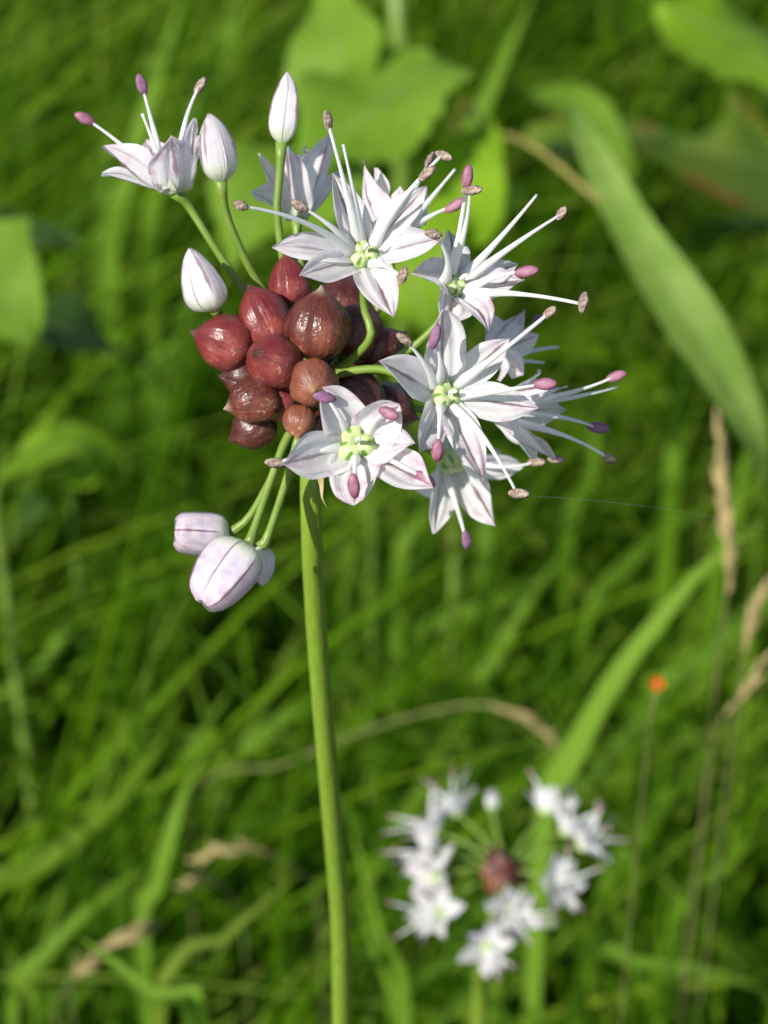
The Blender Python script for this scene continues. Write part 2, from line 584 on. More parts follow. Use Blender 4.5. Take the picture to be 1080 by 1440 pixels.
def flower(parent, c, axis, tepals, fils, ped, pink=False, R=1.2, style=1.2, ktep=0.32, kfil=0.62):
    """c=(px,py,dz); tepals (px,py,depth or None,width mm[,opts]); fils (px,py,depth or None,kind[,image angle,bend])"""
    cz = c[2]
    cc = at(*c)
    ax = nz(axis)
    fl = ovary(cc, ax, parent, R)
    for tp in tepals:
        opts = tp[4] if len(tp) > 4 else {}
        tip = solve_depth(cc, tp[0], tp[1], cz, ax, ktep) if tp[2] is None else at(tp[0], tp[1], cz + tp[2])
        r = opts.pop('r', rng.random()) if opts else rng.random()
        mt = M['tepal_pink'] if (pink or opts.pop('pink', False)) else M['tepal']
        tepal(cc, tip, ax, tp[3] * 0.92, fl, mt, r, **opts)
    for f in fils:
        tip = solve_depth(cc, f[0], f[1], cz, ax, kfil) if f[2] is None else at(f[0], f[1], cz + f[2])
        off = tip - cc
        rad = nz(off - ax * np.dot(off, ax))
        L = np.linalg.norm(off)
        bend = f[5] if len(f) > 5 else 0.0
        p0 = cc + rad * R * 0.95 - ax * 0.9
        p1 = cc + off * 0.45 + ax * L * 0.10 + np.array([0, bend * L, 0]) + rng.normal(size=3) * 0.035 * L
        C = bez(p0, p1, tip, 16)
        s = np.linspace(0, 1, 16)
        rr = 0.125 + 0.44 * (1 - s) ** 2.4 + 0.015 * np.sin(9 * s + 5 * rng.random())
        V, F, UV = tube(C, rr, 10)
        mk('filament', V, F, M['filament'], fl, UV)
        kind = f[3]
        if kind:
            d = nz(C[-1] - C[-3])
            if len(f) > 4 and f[4] is not None:
                a = math.radians(f[4])
                d = nz([math.cos(a), math.sin(a), 0.25])
                Lx = 1.6
                p = tip + d * 0.15
            else:
                p = tip + d * 0.7
            if kind == 'brown':
                anther(p, d, kind, fl, 1.15 + 0.6 * rng.random(), 0.34 + 0.08 * rng.random(), rng.random())
            else:
                anther(p, d, kind, fl, 1.65 + 0.4 * rng.random(), 0.42 + 0.07 * rng.random(), rng.random())
    if style:
        V, F, UV = tube(bez(cc + ax * 0.3 * R, cc + ax * (R + 0.3 * style), cc + ax * (R * 0.6 + style) + frame(ax)[0] * 0.25, 8), np.linspace(0.20, 0.13, 8), 8)
        mk('style', V, F, M['filament_green'], fl, UV)
    if ped is not None:
        pts = [cc - ax * 1.3] + [at(*q) if not isinstance(q, np.ndarray) else q for q in ped]
        pts = pts[::-1]
        pedicel(pts, fl)
    return fl


def lathe(p0, p1, R, prof, nu=26, nt=24, lobes=None, asym=0.0, bow=0.0):
    x, y, a = frame(p1 - p0)
    L = np.linalg.norm(p1 - p0)
    s = np.linspace(0, 1, nt)
    P = np.maximum(smooth_interp(s, prof[0], prof[1]), 0.004)
    V, UV = [], []
    for i in range(nt):
        for j in range(nu):
            ph = 2 * math.pi * j / nu
            k = 1.0 if lobes is None else lobes(ph, s[i])
            b = bow * R * math.sin(math.pi * s[i])
            V.append(p0 + a * L * s[i] + (x * math.cos(ph) + y * math.sin(ph)) * R * P[i] * k + x * b)
            UV.append((j / nu, s[i]))
    F = grid_faces(nt, nu, True)
    F.append(tuple(range(nu))[::-1])
    F.append(tuple((nt - 1) * nu + j for j in range(nu)))
    return np.array(V), F, UV


BULB = (np.array([0, .06, .16, .3, .45, .6, .73, .83, .9, .955, 1.0]),
        np.array([.20, .56, .86, 1.0, .99, .90, .72, .46, .22, .09, .02]))


def bulbil(parent, c, R, d, mat, beak=1.0, stretch=1.0):
    cc = at(*c)
    d = nz(d)
    r = 1.0 * R / S * (D + c[2]) / D
    L = r * 2.4 * stretch
    p0 = cc - d * L * 0.42
    p1 = cc + d * L * (0.48 + 0.10 * beak)
    q = rng.random() * 6
    lob = lambda ph, s: 1 + 0.035 * math.cos(3 * ph + q) + 0.035 * math.sin(5 * ph + 2 * q + 4 * s) + 0.03 * math.sin(7 * s + q) + 0.02 * math.sin(11 * ph + q + 5 * s) - 0.05 * math.exp(-((ph - q) / 0.5) ** 2 - ((s - 0.4) / 0.2) ** 2)
    V, F, UV = lathe(p0, p1, r, BULB, lobes=lob, bow=0.06 * math.sin(q))
    return mk('bulbil', V, F, M[mat], parent, UV, origin=cw(cc))


BUDP = (np.array([0, .05, .15, .3, .5, .7, .84, .93, 1.0]),
        np.array([.20, .54, .86, 1.0, .99, .84, .60, .35, .06]))


def bud(parent, base, tip, R, ped, roll=0.0, hook=0.0, blunt=False, mat='bud'):
    """closed bud: an inner body wrapped by three keeled outer tepals"""
    p0, p1 = at(*base), at(*tip)
    r = R / S * (D + base[2]) / D
    prof = BUDP if blunt is False else (BUDP[0], np.array(blunt))
    V, F, UV = lathe(p0, p1, r * 0.74, prof, 20, 16)
    o = mk('bud', V, F, M[mat], parent, UV, 0.1)
    x, y, a = frame(p1 - p0)
    L = np.linalg.norm(p1 - p0)
    nt, nu = 20, 13
    s = np.linspace(0, 1, nt)
    P = smooth_interp(s, prof[0], prof[1])
    for k in range(3):
        ph0 = math.atan2(y[2], x[2]) + roll + k * 2 * math.pi / 3
        TV, TUV = [], []
        for i in range(nt):
            for j in range(nu):
                uu = -1 + 2 * j / (nu - 1)
                ph = ph0 + uu * 1.16
                tri = 0.5 / math.cos(math.pi / 3 - min(abs(uu) * 1.16, math.pi / 3))
                rr = 1.12 * r * P[i] * (0.50 + 0.50 * tri + 0.02 * k + 0.05 * math.exp(-(uu / 0.10) ** 2) + 0.07 * max(0, abs(uu) - 0.9) * 10)
                st = s[i] * (1.0 + 0.05 * math.cos(uu * 1.4))
                h = x * hook * r * max(0, s[i] - 0.75) ** 1.5 * 6
                TV.append(p0 + a * L * st + (x * math.cos(ph) + y * math.sin(ph)) * rr + h)
                TUV.append((uu * 0.5 + 0.5, s[i]))
        mk('tepal', np.array(TV), grid_faces(nt, nu), M[mat], o, TUV, 0.7 + 0.13 * k)
    if ped is not None:
        pts = ([p0 + a * 0.15] + [at(*q) for q in ped])[::-1]
        pedicel(pts, o)
    return o


# ------------------------------------------------------------------ the garlic in focus
HUB = (440, 520, 3)
top_c = at(*HUB)
stem_pts = [at(440, 560, 3), at(437, 680, 3.5), at(440, 800, 11), at(450, 950, 21), at(467, 1150, 37), at(479, 1300, 51), at(481, 1450, 65)]
low = cw(stem_pts[-1])
base1 = np.array([low[0] + 0.012, low[1] - 0.012, -0.004])
world_pts = [cw(p) for p in stem_pts]
d_end = nz(world_pts[-1] - world_pts[-2])
mid = world_pts[-1] + d_end * 0.12
mid2 = np.array([mid[0] * 0.6 + base1[0] * 0.4, mid[1] * 0.6 + base1[1] * 0.4, mid[2] * 0.45])
base1 = np.array([mid2[0] + 0.003, mid2[1] + 0.0, -0.004])
garlic = empty('wild_garlic', base1)
tag(garlic, 'tall wild garlic in sharp focus with white starry flowers and dark red bulbils', 'flower', 'wild garlic plants in the meadow')
C = catmull(np.array([wc(w) for w in (world_pts + [mid, mid2, base1])]), 60)
rr = np.interp(np.linspace(0, 1, 60), [0, 0.03, 0.1, 0.3, 1], [0.95, 0.92, 1.0, 1.12, 1.7])
V, F, UV = tube(C, rr, 20)
UVs = [(a, b * 30) for a, b in UV]
mk('stem', V, F, M['stem'], garlic, UVs)

BUL = [  # px, py, dz, radius px, direction, material, beak, stretch
    (320, 482, 0, 40, (-1.0, 0.30, 0.15), 'red', 1.0, 1.0),
    (374, 452, 0.5, 38, (-0.45, 0.95, 0.10), 'red', 1.1, 1.1),
    (407, 400, 2.5, 29, (-0.12, 1.0, 0.05), 'red', 0.9, 1.2),
    (447, 460, -3.0, 47, (0.10, 1.0, 0.35), 'brown', 0.6, 1.0),
    (384, 508, -4.2, 39, (-0.48, 0.18, 0.85), 'red', 0.9, 1.0),
    (360, 562, -2.0, 36, (-0.95, -0.30, 0.30), 'brown', 0.9, 1.0),
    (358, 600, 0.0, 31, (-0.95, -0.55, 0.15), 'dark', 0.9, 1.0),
    (441, 540, -5.0, 34, (0.05, -0.35, 0.95), 'orange', 0.3, 0.85),
    (421, 592, -4.0, 23, (-0.1, -0.9, 0.45), 'orange', 0.6, 1.0),
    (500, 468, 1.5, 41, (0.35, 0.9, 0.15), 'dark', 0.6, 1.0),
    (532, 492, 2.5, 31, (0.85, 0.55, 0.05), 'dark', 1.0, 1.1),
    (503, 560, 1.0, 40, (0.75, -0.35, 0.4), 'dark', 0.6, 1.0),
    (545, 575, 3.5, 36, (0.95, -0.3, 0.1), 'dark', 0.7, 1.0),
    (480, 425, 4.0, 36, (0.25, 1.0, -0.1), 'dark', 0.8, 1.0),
    (392, 560, -1.0, 33, (-0.6, -0.3, 0.7), 'red', 0.5, 1.0),
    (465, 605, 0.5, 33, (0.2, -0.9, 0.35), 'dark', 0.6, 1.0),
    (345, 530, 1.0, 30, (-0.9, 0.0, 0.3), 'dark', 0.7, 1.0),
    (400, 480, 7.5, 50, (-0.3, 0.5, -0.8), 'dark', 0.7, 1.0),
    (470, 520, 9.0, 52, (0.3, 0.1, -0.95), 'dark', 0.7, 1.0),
]
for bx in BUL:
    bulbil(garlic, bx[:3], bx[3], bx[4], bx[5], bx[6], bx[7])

hub = (440, 545, 1)
# A: big white star, facing the viewer
flower(garlic, (513, 352, -9), (0.06, 0.30, 0.95), [
    (383, 344, None, 2.7, dict(r=0.3, recurve=0.1)), (421, 388, None, 2.9, dict(r=0.35, twist=0.3)),
    (553, 446, None, 3.3, dict(r=0.95)), (621, 335, None, 2.9, dict(r=0.4)),
    (600, 262, None, 3.0, dict(r=0.7)), (468, 243, None, 3.0, dict(r=0.75))],
    [(341, 290, None, 'brown', 160, 0.05), (424, 291, -3, 'brown', 150), (461, 172, None, 'brown', 100), (482, 203, -3, None),
     (598, 246, None, 'brown', 40), (622, 218, 0.5, 'brown', -25), (566, 390, -3, 'brown', 75)],
    [(512, 430, -4), (522, 470, -4), (500, 500, -2), hub], R=1.1, ktep=0.25, style=0.5)
# B: upper right star
flower(garlic, (646, 395, -6), (0.42, 0.42, 0.80), [
    (737, 394, None, 3.3, dict(r=0.8)), (728, 372, 2.0, 3.1, dict(r=0.5)),
    (579, 385, -1.5, 3.9, dict(r=0.75, twist=-0.3)), (694, 458, None, 2.6, dict(r=0.95, recurve=0.25, pink=True)),
    (630, 322, 3.5, 2.8, dict(r=0.9)), (628, 458, -1.0, 3.6, dict(r=0.2))],
    [(755, 274, None, None), (788, 302, None, 'brown', 55), (657, 252, None, 'pink', 82), (661, 268, -4.5, 'brown', 5),
     (738, 382, -2.5, 'pink', 8), (820, 428, None, 'brown', 80, -0.02), (612, 330, -4, 'brown', 170)],
    [(640, 425, -1), (585, 485, 0), (520, 520, 0.5), hub], R=1.0, style=0.4)
# C: star beside the bulbils
flower(garlic, (631, 553, -11), (0.30, 0.10, 0.95), [
    (622, 434, None, 3.7, dict(r=0.55, pink=True, blunt=True)), (533, 508, None, 3.4, dict(r=0.9)),
    (590, 636, None, 3.1, dict(r=0.35)), (680, 676, None, 3.0, dict(r=0.97, pink=True)),
    (757, 574, None, 3.2, dict(r=0.92)), (716, 476, None, 3.0, dict(r=0.85))],
    [(771, 441, None, 'brown', 40), (764, 540, -4.0, 'pink', 2), (727, 694, -3.0, 'brown', -4, 0.06), (615, 636, -4.0, 'pink', 85, 0.14),
     (571, 479, -3.5, 'brown', 145), (611, 476, -4.0, 'lilac', 75)],
    [(590, 545, -5), (540, 520, -3), (480, 525, -1), hub], R=1.2, style=0.5)
# D: cupped flower below the bulbils
flower(garlic, (502, 622, -14), (0.02, 0.16, 0.98), [
    (454, 546, None, 4.0, dict(r=0.40, pink=True, fold=0.30, keel=0.02, blunt=True)), (562, 570, None, 3.9, dict(r=0.6, pink=True, fold=0.5, keel=0.02, blunt=True)),
    (397, 653, None, 4.1, dict(r=0.5, pink=True, fold=0.3)), (498, 710, -1.5, 4.3, dict(r=0.75, pink=True, fold=0.35, keel=0.02, blunt=True)),
    (609, 685, None, 3.8, dict(r=0.7, pink=True)), (583, 624, None, 3.6, dict(r=0.3, pink=True, fold=0.5))],
    [(459, 559, -1.5, 'lilac', 170, 0.02), (544, 580, -2.5, 'pink', -25, 0.08), (390, 651, -1.0, 'brown', 175), (498, 686, -3.5, 'pink', 95, 0.2),
     (596, 672, -2.5, 'pink', -38)],
    [(490, 600, -5), (460, 580, -2), hub], R=1.5, style=0.9, ktep=0.36)
# E: flower facing away to the right behind C
flower(garlic, (716, 580, 3), (0.93, -0.08, 0.30), [
    (798, 545, -2.0, 3.4, dict(r=0.6)), (780, 646, -1.5, 2.6, dict(r=0.55, fold=0.7)),
    (752, 645, 2.5, 3.0, dict(r=0.2)), (795, 575, 4.0, 3.0, dict(r=0.3)), (735, 625, -4.5, 2.8, dict(r=0.2)), (760, 520, 3.5, 3.0, dict(r=0.4))],
    [(864, 530, 0, 'pink', 20), (868, 544, 1.5, None), (838, 601, 2.0, 'lilac', -8, 0.06), (854, 643, -1.0, 'brown', -30, 0.06),
     (779, 646, 3.0, 'brown', 0)],
    [(670, 580, 4), (590, 575, 5), (500, 560, 3), hub], R=0.8, style=0)
# F: flower behind B and C
flower(garlic, (702, 492, 8), (0.62, 0.35, -0.55), [
    (738, 436, 1.0, 3.2, dict(r=0.8, pink=True)), (758, 470, -0.5, 2.8, dict(r=0.5)), (733, 528, -2.0, 3.0, dict(r=0.3)),
    (700, 535, -2.5, 2.6, dict(r=0.3)), (690, 440, 2.0, 2.8, dict(r=0.4)), (750, 505, 3.0, 2.8, dict(r=0.6))],
    [(785, 488, 4.0, None), (765, 510, 2.0, None, None, -0.1), (752, 455, 5.0, 'lilac')],
    [(660, 510, 6), (580, 540, 5), (500, 545, 3), hub], R=0.8, style=0)
# G: shaded flower hanging below C
flower(garlic, (640, 658, 13), (0.30, -0.62, 0.60), [
    (611, 750, -1.0, 3.0, dict(r=0.4)), (699, 744, -2.5, 3.6, dict(r=0.9, recurve=0.1)), (735, 655, 1.0, 3.2, dict(r=0.3)),
    (700, 632, 4.0, 3.2, dict(r=0.4)), (585, 690, 3.0, 3.0, dict(r=0.4)), (625, 610, 4.0, 3.0, dict(r=0.4))],
    [(656, 762, -3.0, 'lilac', 100), (752, 650, -1.5, 'brown', 0), (690, 700, -4.0, None)],
    [(600, 630, 12), (540, 590, 8), (490, 560, 4), hub], R=1.3, style=0)
# H: back of a flower behind A, opening upward
flower(garlic, (418, 288, 9), (0.05, 0.93, -0.30), [
    (363, 216, -1.5, 3.3, dict(r=0.5)), (402, 205, -3.5, 4.0, dict(r=0.85, rise=0.2)), (464, 188, -2.0, 4.2, dict(r=0.6)),
    (354, 270, -1.5, 3.2, dict(r=0.4)), (478, 240, 2.0, 3.6, dict(r=0.4)), (430, 205, 4.5, 3.4, dict(r=0.4))],
    [],
    [(420, 345, 8), (428, 420, 6), (436, 480, 4), hub], R=0.75, style=0)
# I: curled flower hidden behind A
flower(garlic, (560, 322, 4), (0.40, 0.80, -0.35), [
    (503, 244, -1.0, 3.2, dict(r=0.95, recurve=-0.35)), (562, 262, -2.0, 3.2, dict(r=0.5)), (530, 236, 2.0, 3.0, dict(r=0.4)),
    (600, 262, 3.0, 2.8, dict(r=0.4))],
    [(640, 238, 0.0, None), (638, 290, -1.0, 'pink', 30), (600, 235, 2.0, 'brown')],
    [(545, 400, 4), (510, 470, 4), hub], R=0.8, style=0)
# J: flower reaching up left, seen from the side
flower(garlic, (240, 249, 1), (-0.25, 0.95, 0.12), [
    (146, 204, -1.5, 4.4, dict(r=0.75, fold=0.45)), (143, 244, 1.5, 3.0, dict(r=0.4)), (240, 190, -3.8, 4.6, dict(r=0.9, rise=0.2, pink=True)),
    (273, 166, -2.0, 3.4, dict(r=0.95, twist=0.4)), (205, 198, 3.5, 3.8, dict(r=0.5, pink=True)), (282, 190, 3.0, 3.4, dict(r=0.4))],
    [(122, 168, -0.5, 'pink', 155, -0.03), (200, 122, -0.5, 'lilac', 108), (200, 160, -2.0, None), (280, 122, 0.5, 'brown', 55, -0.05)],
    [(262, 285, 2), (300, 345, 2.5), (345, 412, 3), (400, 490, 2), hub], R=0.75, style=0)
# buds
bud(garlic, (311, 256, 1), (294, 164, 0.5), 24, [(318, 300, 2.5), (345, 365, 4), (372, 412, 5), (415, 490, 4), hub], -0.5)
bud(garlic, (302, 436, 0), (268, 353, -1.0), 30, [(318, 452, 4), (360, 480, 6), (410, 515, 5), hub], 0.25, 0, (.22, .62, .92, 1.0, .90, .69, .47, .27, .04))
bud(garlic, (396, 202, 4), (408, 108, 3.5), 19, [(393, 250, 4.5), (390, 300, 5), (402, 390, 6), (425, 480, 4), hub], 0.9, 1.3)
bud(garlic, (323, 752, 5), (249, 747, 4.5), 30, [(350, 728, 4.5), (382, 672, 3), (400, 622, 0), (425, 580, 1), hub], 0.1, 0, (.25, .62, .90, 1.0, 1.0, .98, .93, .84, .60), 'bud_pink')
bud(garlic, (351, 766, -3), (290, 848, -4.5), 41, [(365, 722, -2.5), (388, 655, -1.5), (402, 620, -1), (425, 580, 0), hub], -0.45, 0, (.25, .60, .90, 1.0, .99, .90, .78, .62, .32), 'bud_pink')
bud(garlic, (366, 768, 2), (368, 822, 2.5), 17, [(376, 756, 2), (404, 672, 0.5), (418, 620, -1), (432, 585, 0.5), hub], 0.4)
# withered spathe below the head
C = catmull(np.array([at(447, 650, -3), at(452, 682, -4.5), at(453, 700, -4.5), at(460, 715, -5)]), 14)
SV, SUV = [], []
for i in range(14):
    s = i / 13
    w = 0.32 * (1 - s) ** 0.6 + 0.05
    a = 1.5 * s
    for uu in (-1, -0.5, 0, 0.5, 1):
        SV.append(C[i] + np.array([math.cos(a), 0.1, math.sin(a)]) * uu * w + np.array([0, 0, 0.25 * w * uu * uu]))
        SUV.append((uu * .5 + .5, s))
mk('spathe', np.array(SV), grid_faces(14, 5), M['spathe'], garlic, SUV)

# ------------------------------------------------------------------ the second garlic, lower in the meadow
Z2 = 165.0
q2 = (D + Z2) / 422.0          # it is a smaller head
k2 = 1 / math.tan(math.radians(47))
hub2 = (711, 1226, Z2)
h2c = at(*hub2)
pitch2 = math.radians(PITCH)
UPc = np.array([0, math.cos(pitch2), math.sin(pitch2)])       # world up in the camera's frame
FWDc = np.array([0, math.sin(pitch2), -math.cos(pitch2)])     # level, away from the camera
s2 = cw(h2c + UPc * -4)
b2 = np.append(cw(at(674, 1445, Z2 + 60))[:2], -0.004)
garlic2 = empty('wild_garlic', b2)
tag(garlic2, 'smaller blurred wild garlic low in the grass with a ring of white flowers', 'flower', 'wild garlic plants in the meadow')
C = catmull(np.array([h2c - UPc * 3, at(704, 1260, Z2 + 9), at(682, 1365, Z2 + 38), at(674, 1445, Z2 + 60), wc(cw(at(674, 1445, Z2 + 60)) * np.array([1, 1, 0.5])), wc(np.append(cw(at(674, 1445, Z2 + 60))[:2], -0.004))]), 40)
V, F, UV = tube(C, np.interp(np.linspace(0, 1, 40), [0, 0.1, 1], [0.9, 1.35, 1.7]), 14)
mk('stem', V, F, M['stem'], garlic2, [(a, b * 30) for a, b in UV])
for i in range(11):
    d = nz(rng.normal(size=3) + UPc * 0.7 + np.array([0, 0, 0.5]))
    p = h2c + d * 2.1 * q2
    px, py, pz = p[0] * S * D / -p[2] + 540, 720 - p[1] * S * D / -p[2], -p[2] - D
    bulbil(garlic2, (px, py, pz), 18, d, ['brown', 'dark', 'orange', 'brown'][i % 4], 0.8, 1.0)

RING = [(607, 1163, 0.0), (601, 1200, 0.2), (609, 1231, 0.4), (613, 1285, 0.3), (640, 1136, -0.2), (685, 1334, 0.6), (719, 1284, 0.9),
        (784, 1243, 0.7), (770, 1134, -0.4), (800, 1164, -0.1), (824, 1184, 0.0)]
for i, (px, py, toward) in enumerate(RING):
    v = (1226 - py) / S * (D + Z2) / D
    dz = Z2 + k2 * v - 2 * q2
    c = at(px, py, dz)
    out = nz((c - h2c) - UPc * np.dot(c - h2c, UPc))
    ax = nz(out * 0.55 + UPc * 0.45 + np.array([0, 0, 0.55]) * toward)
    x, y, a = frame(ax)
    th0 = rng.random() * 2
    tp, fl_ = [], []
    fl = ovary(c, ax, garlic2, 1.15 * q2)
    for j in range(6):
        th = th0 + j * math.pi / 3 + rng.normal() * 0.08
        sp = 1.22 + rng.normal() * 0.14
        d = a * math.cos(sp) + (x * math.cos(th) + y * math.sin(th)) * math.sin(sp)
        tepal(c, c + d * q2 * (5.5 + rng.normal() * 0.5), ax, q2 * (2.8 + rng.normal() * 0.2), fl, M['tepal'], rng.random(), 12, 7)
        if rng.random() < 0.4: continue
        th += 0.5
        sp = 0.75 + rng.normal() * 0.18
        d = a * math.cos(sp) + (x * math.cos(th) + y * math.sin(th)) * math.sin(sp)
        tip = c + d * q2 * (7.0 + rng.normal() * 0.9)
        V, F, UV = tube(bez(c, c + d * 3 + a * 0.6, tip, 9), np.linspace(0.35, 0.11, 9), 7)
        mk('filament', V, F, M['filament'], fl, UV)
        anther(tip + d * 0.5, d, ['brown', 'pink', 'brown', 'lilac'][int(rng.integers(4))], fl, 1.2, 0.3)
    pts = [h2c, h2c + (c - h2c) * 0.5 - UPc * 0.5 + UPc * 1.5, c - ax * 1.2]
    pedicel(pts, fl, 0.28, 0.26)
for (px, py, dpx, r) in [(692, 1140, -28, 9), (776, 1302, -12, 7)]:
    v = (1226 - py) / S * (D + Z2) / D
    bud(garlic2, (px, py, Z2 + k2 * v), (px, py + dpx, Z2 + k2 * v + 3), r, [((px + 711) / 2, (py + 1226) / 2, Z2 + k2 * v / 2), hub2], 1.0)


# ------------------------------------------------------------------ leafy plants of the background
def leaf(parent, pts, w, hint, mat, serr=0.05, nser=14, fold=0.25, name='leaf', prof=None, nt=42, nu=9, wave=0.06, lobe=0.13):
    """leaf blade along a midrib given as (px,py,dz); w widest part in mm; hint = upper side, camera frame"""
    C = catmull(np.array([at(*p) for p in pts]), nt)
    T = tangents(C)
    t = np.linspace(0, 1, nt)
    if prof is None: prof = ([0, .06, .2, .36, .55, .75, .9, 1], [.05, .45, .88, 1, .88, .55, .22, .01])
    ww = smooth_interp(t, np.array(prof[0], float), np.array(prof[1], float)) * w * 0.5
    h = nz(hint)
    V, UV = [], []
    ph = rng.random() * 6
    for i in range(nt):
        sd = nz(np.cross(T[i], h))
        nr = nz(np.cross(sd, T[i]))
        for j in range(nu):
            uu = -1 + 2 * j / (nu - 1)
            e = 1 + serr * (2 * ((t[i] * nser) % 1) - 1) * (abs(uu) > 0.9) + lobe * math.sin(11 * t[i] + ph * (1.3 if uu > 0 else 1)) * abs(uu)
            z = fold * ww[i] * abs(uu) ** 1.2 + wave * w * math.sin(9 * t[i] + ph + 1.5 * uu) * abs(uu)
            V.append(C[i] + sd * uu * ww[i] * e + nr * z)
            UV.append((uu * .5 + .5, t[i]))
    return mk(name, np.array(V), grid_faces(nt, nu), mat, parent, UV)


def stalk(parent, pts, r0, r1, mat, name='stem', ground=True, drift=(0, 0), n=40):
    P = [at(*p) if len(p) == 3 else p for p in pts]
    if ground:
        w = cw(P[-1])
        P.append(wc(np.array([w[0] + drift[0] * 0.6, w[1] + drift[1] * 0.6, w[2] * 0.5])))
        P.append(wc(np.array([w[0] + drift[0], w[1] + drift[1], -0.005])))
    C = catmull(np.array(P), n)
    V, F, UV = tube(C, np.linspace(r0, r1, n), 10)
    return mk(name, V, F, mat, parent, [(a, b * 10) for a, b in UV])


def plant(label, ground_at, cat='plant', group='leafy weeds in the grass', name='leafy_weed'):
    w = cw(at(*ground_at))
    p = empty(name, np.array([w[0], w[1], -0.005]))
    tag(p, label, cat, group)
    return p


UPH = (0.0, 0.75, 0.65)
# bright leaf in the corner above the dark one, with the dark leaf itself
p = plant('leafy weed with one sunlit yellow green leaf above a broad dark browning leaf', (1110, 300, 470))
stalk(p, [(1085, 130, 440), (1110, 300, 470)], 1.6, 2.4, M['pedicel'])
leaf(p, [(1140, 60, 430), (1080, 52, 420), (1010, 40, 415), (925, 0, 415)], 78, (-0.5, 0.6, 0.65), M['leaf_bright'], 0.06, 12, 0.12)
leaf(p, [(1120, 240, 425), (1010, 215, 420), (880, 205, 430), (740, 190, 440)], 66, (0.35, 0.75, 0.45), M['leaf_edge'], 0.05, 14, 0.10)
leaf(p, [(1130, 300, 500), (1040, 330, 520), (930, 370, 540)], 50, (0.2, 0.8, 0.5), M['leaf_dark'], 0.05, 14, 0.15)
# long pale leaf hanging down on the right
p = plant('long pale green drooping leaf on an arched tan stalk', (640, 205, 440), 'leaf', None, 'drooping_leaf')
stalk(p, [(845, 285, 262), (800, 245, 268), (740, 200, 290), (690, 190, 350), (640, 205, 440)], 0.6, 0.8, M['stalk_yellow'], 'stalk')
leaf(p, [(806, 150, 285), (845, 240, 268), (890, 325, 257), (945, 410, 250), (995, 490, 247), (1035, 560, 248), (1062, 620, 252), (1072, 680, 262)], 10.5, (-0.05, 0.45, 0.88), M['leaf_pale'], 0.05, 22, 0.25,
     prof=([0, .1, .25, .42, .6, .75, .88, 1], [.08, .40, .66, .9, 1, .85, .45, .05]), lobe=0.10)
# pale plant behind the head
p = plant('leafy weed with wide light green leaves behind the garlic head', (520, 330, 380))
stalk(p, [(520, 130, 330), (520, 330, 380)], 1.2, 2.2, M['pedicel'])
leaf(p, [(610, 80, 330), (540, 140, 320), (470, 190, 315), (400, 230, 312)], 38, (-0.4, 0.45, 0.80), M['leaf_mid'], 0.06, 12, 0.12)
leaf(p, [(505, 230, 330), (420, 260, 322), (360, 300, 318), (318, 390, 316)], 34, (-0.35, 0.5, 0.80), M['leaf_mid'], 0.06, 12, 0.12)
leaf(p, [(500, 150, 330), (485, 100, 335), (462, 40, 340), (440, -10, 350)], 26, (-0.6, 0.2, 0.75), M['leaf_mid'], 0.06, 12, 0.2)
leaf(p, [(520, 300, 330), (580, 400, 320), (600, 470, 318)], 34, (-0.2, 0.6, 0.75), M['leaf_bright'], 0.06, 12, 0.15)
# sunlit leaf right of the head
p = plant('narrow sunlit leafy weed beside the drooping leaf', (650, 330, 360))
stalk(p, [(640, 300, 335), (650, 330, 360)], 1.0, 2.0, M['pedicel'])
leaf(p, [(640, 340, 330), (655, 270, 322), (668, 215, 322), (690, 165, 326)], 24, (-0.5, 0.2, 0.80), M['leaf_bright'], 0.05, 12, 0.2)
leaf(p, [(640, 330, 330), (690, 280, 330), (740, 262, 335)], 22, (-0.2, 0.7, 0.6), M['leaf_bright'], 0.05, 12, 0.2)
leaf(p, [(740, 130, 400), (820, 160, 400), (870, 235, 398), (895, 300, 400)], 13, (-0.1, 0.6, 0.75), M['leaf_mid'], 0.05, 12, 0.2)
# left edge plants
p = plant('leafy weed at the meadow edge with a smooth mid green leaf over a dark one', (-30, 520, 330))
stalk(p, [(-35, 420, 300), (-30, 520, 330)], 1.2, 2.2, M['pedicel'])
leaf(p, [(-95, 350, 300), (-35, 390, 290), (10, 425, 288), (50, 490, 288)], 30, (-0.35, 0.6, 0.70), M['leaf_mid'], 0.05, 12, 0.12)
leaf(p, [(-30, 420, 340), (60, 450, 335), (130, 480, 335), (215, 520, 340)], 36, (0.35, 0.8, 0.3), M['leaf_dark'], 0.05, 12, 0.12)
leaf(p, [(-40, 330, 340), (40, 330, 345), (110, 345, 350)], 26, (0.2, 0.8, 0.4), M['leaf_dark'], 0.05, 12, 0.12)
p = plant('low weed with one small bright triangular leaf in shade', (98, 690, 420))
stalk(p, [(98, 650, 412), (98, 690, 420)], 0.8, 1.4, M['pedicel'])
leaf(p, [(24, 636, 408), (60, 628, 402), (110, 622, 402), (166, 640, 406)], 26, (-0.3, 0.78, 0.55), M['leaf_bright'], 0.06, 10, 0.12, prof=([0, .04, .15, .3, .55, .75, .9, 1], [.1, .7, .98, 1, .75, .42, .18, .01]))
leaf(p, [(98, 655, 412), (125, 665, 408), (165, 640, 406)], 14, (-0.2, 0.7, 0.6), M['leaf_bright'], 0.06, 10, 0.15)
leaf(p, [(60, 700, 420), (40, 720, 420), (10, 760, 425)], 22, (0.1, 0.8, 0.5), M['leaf_dark'], 0.06, 10, 0.15)


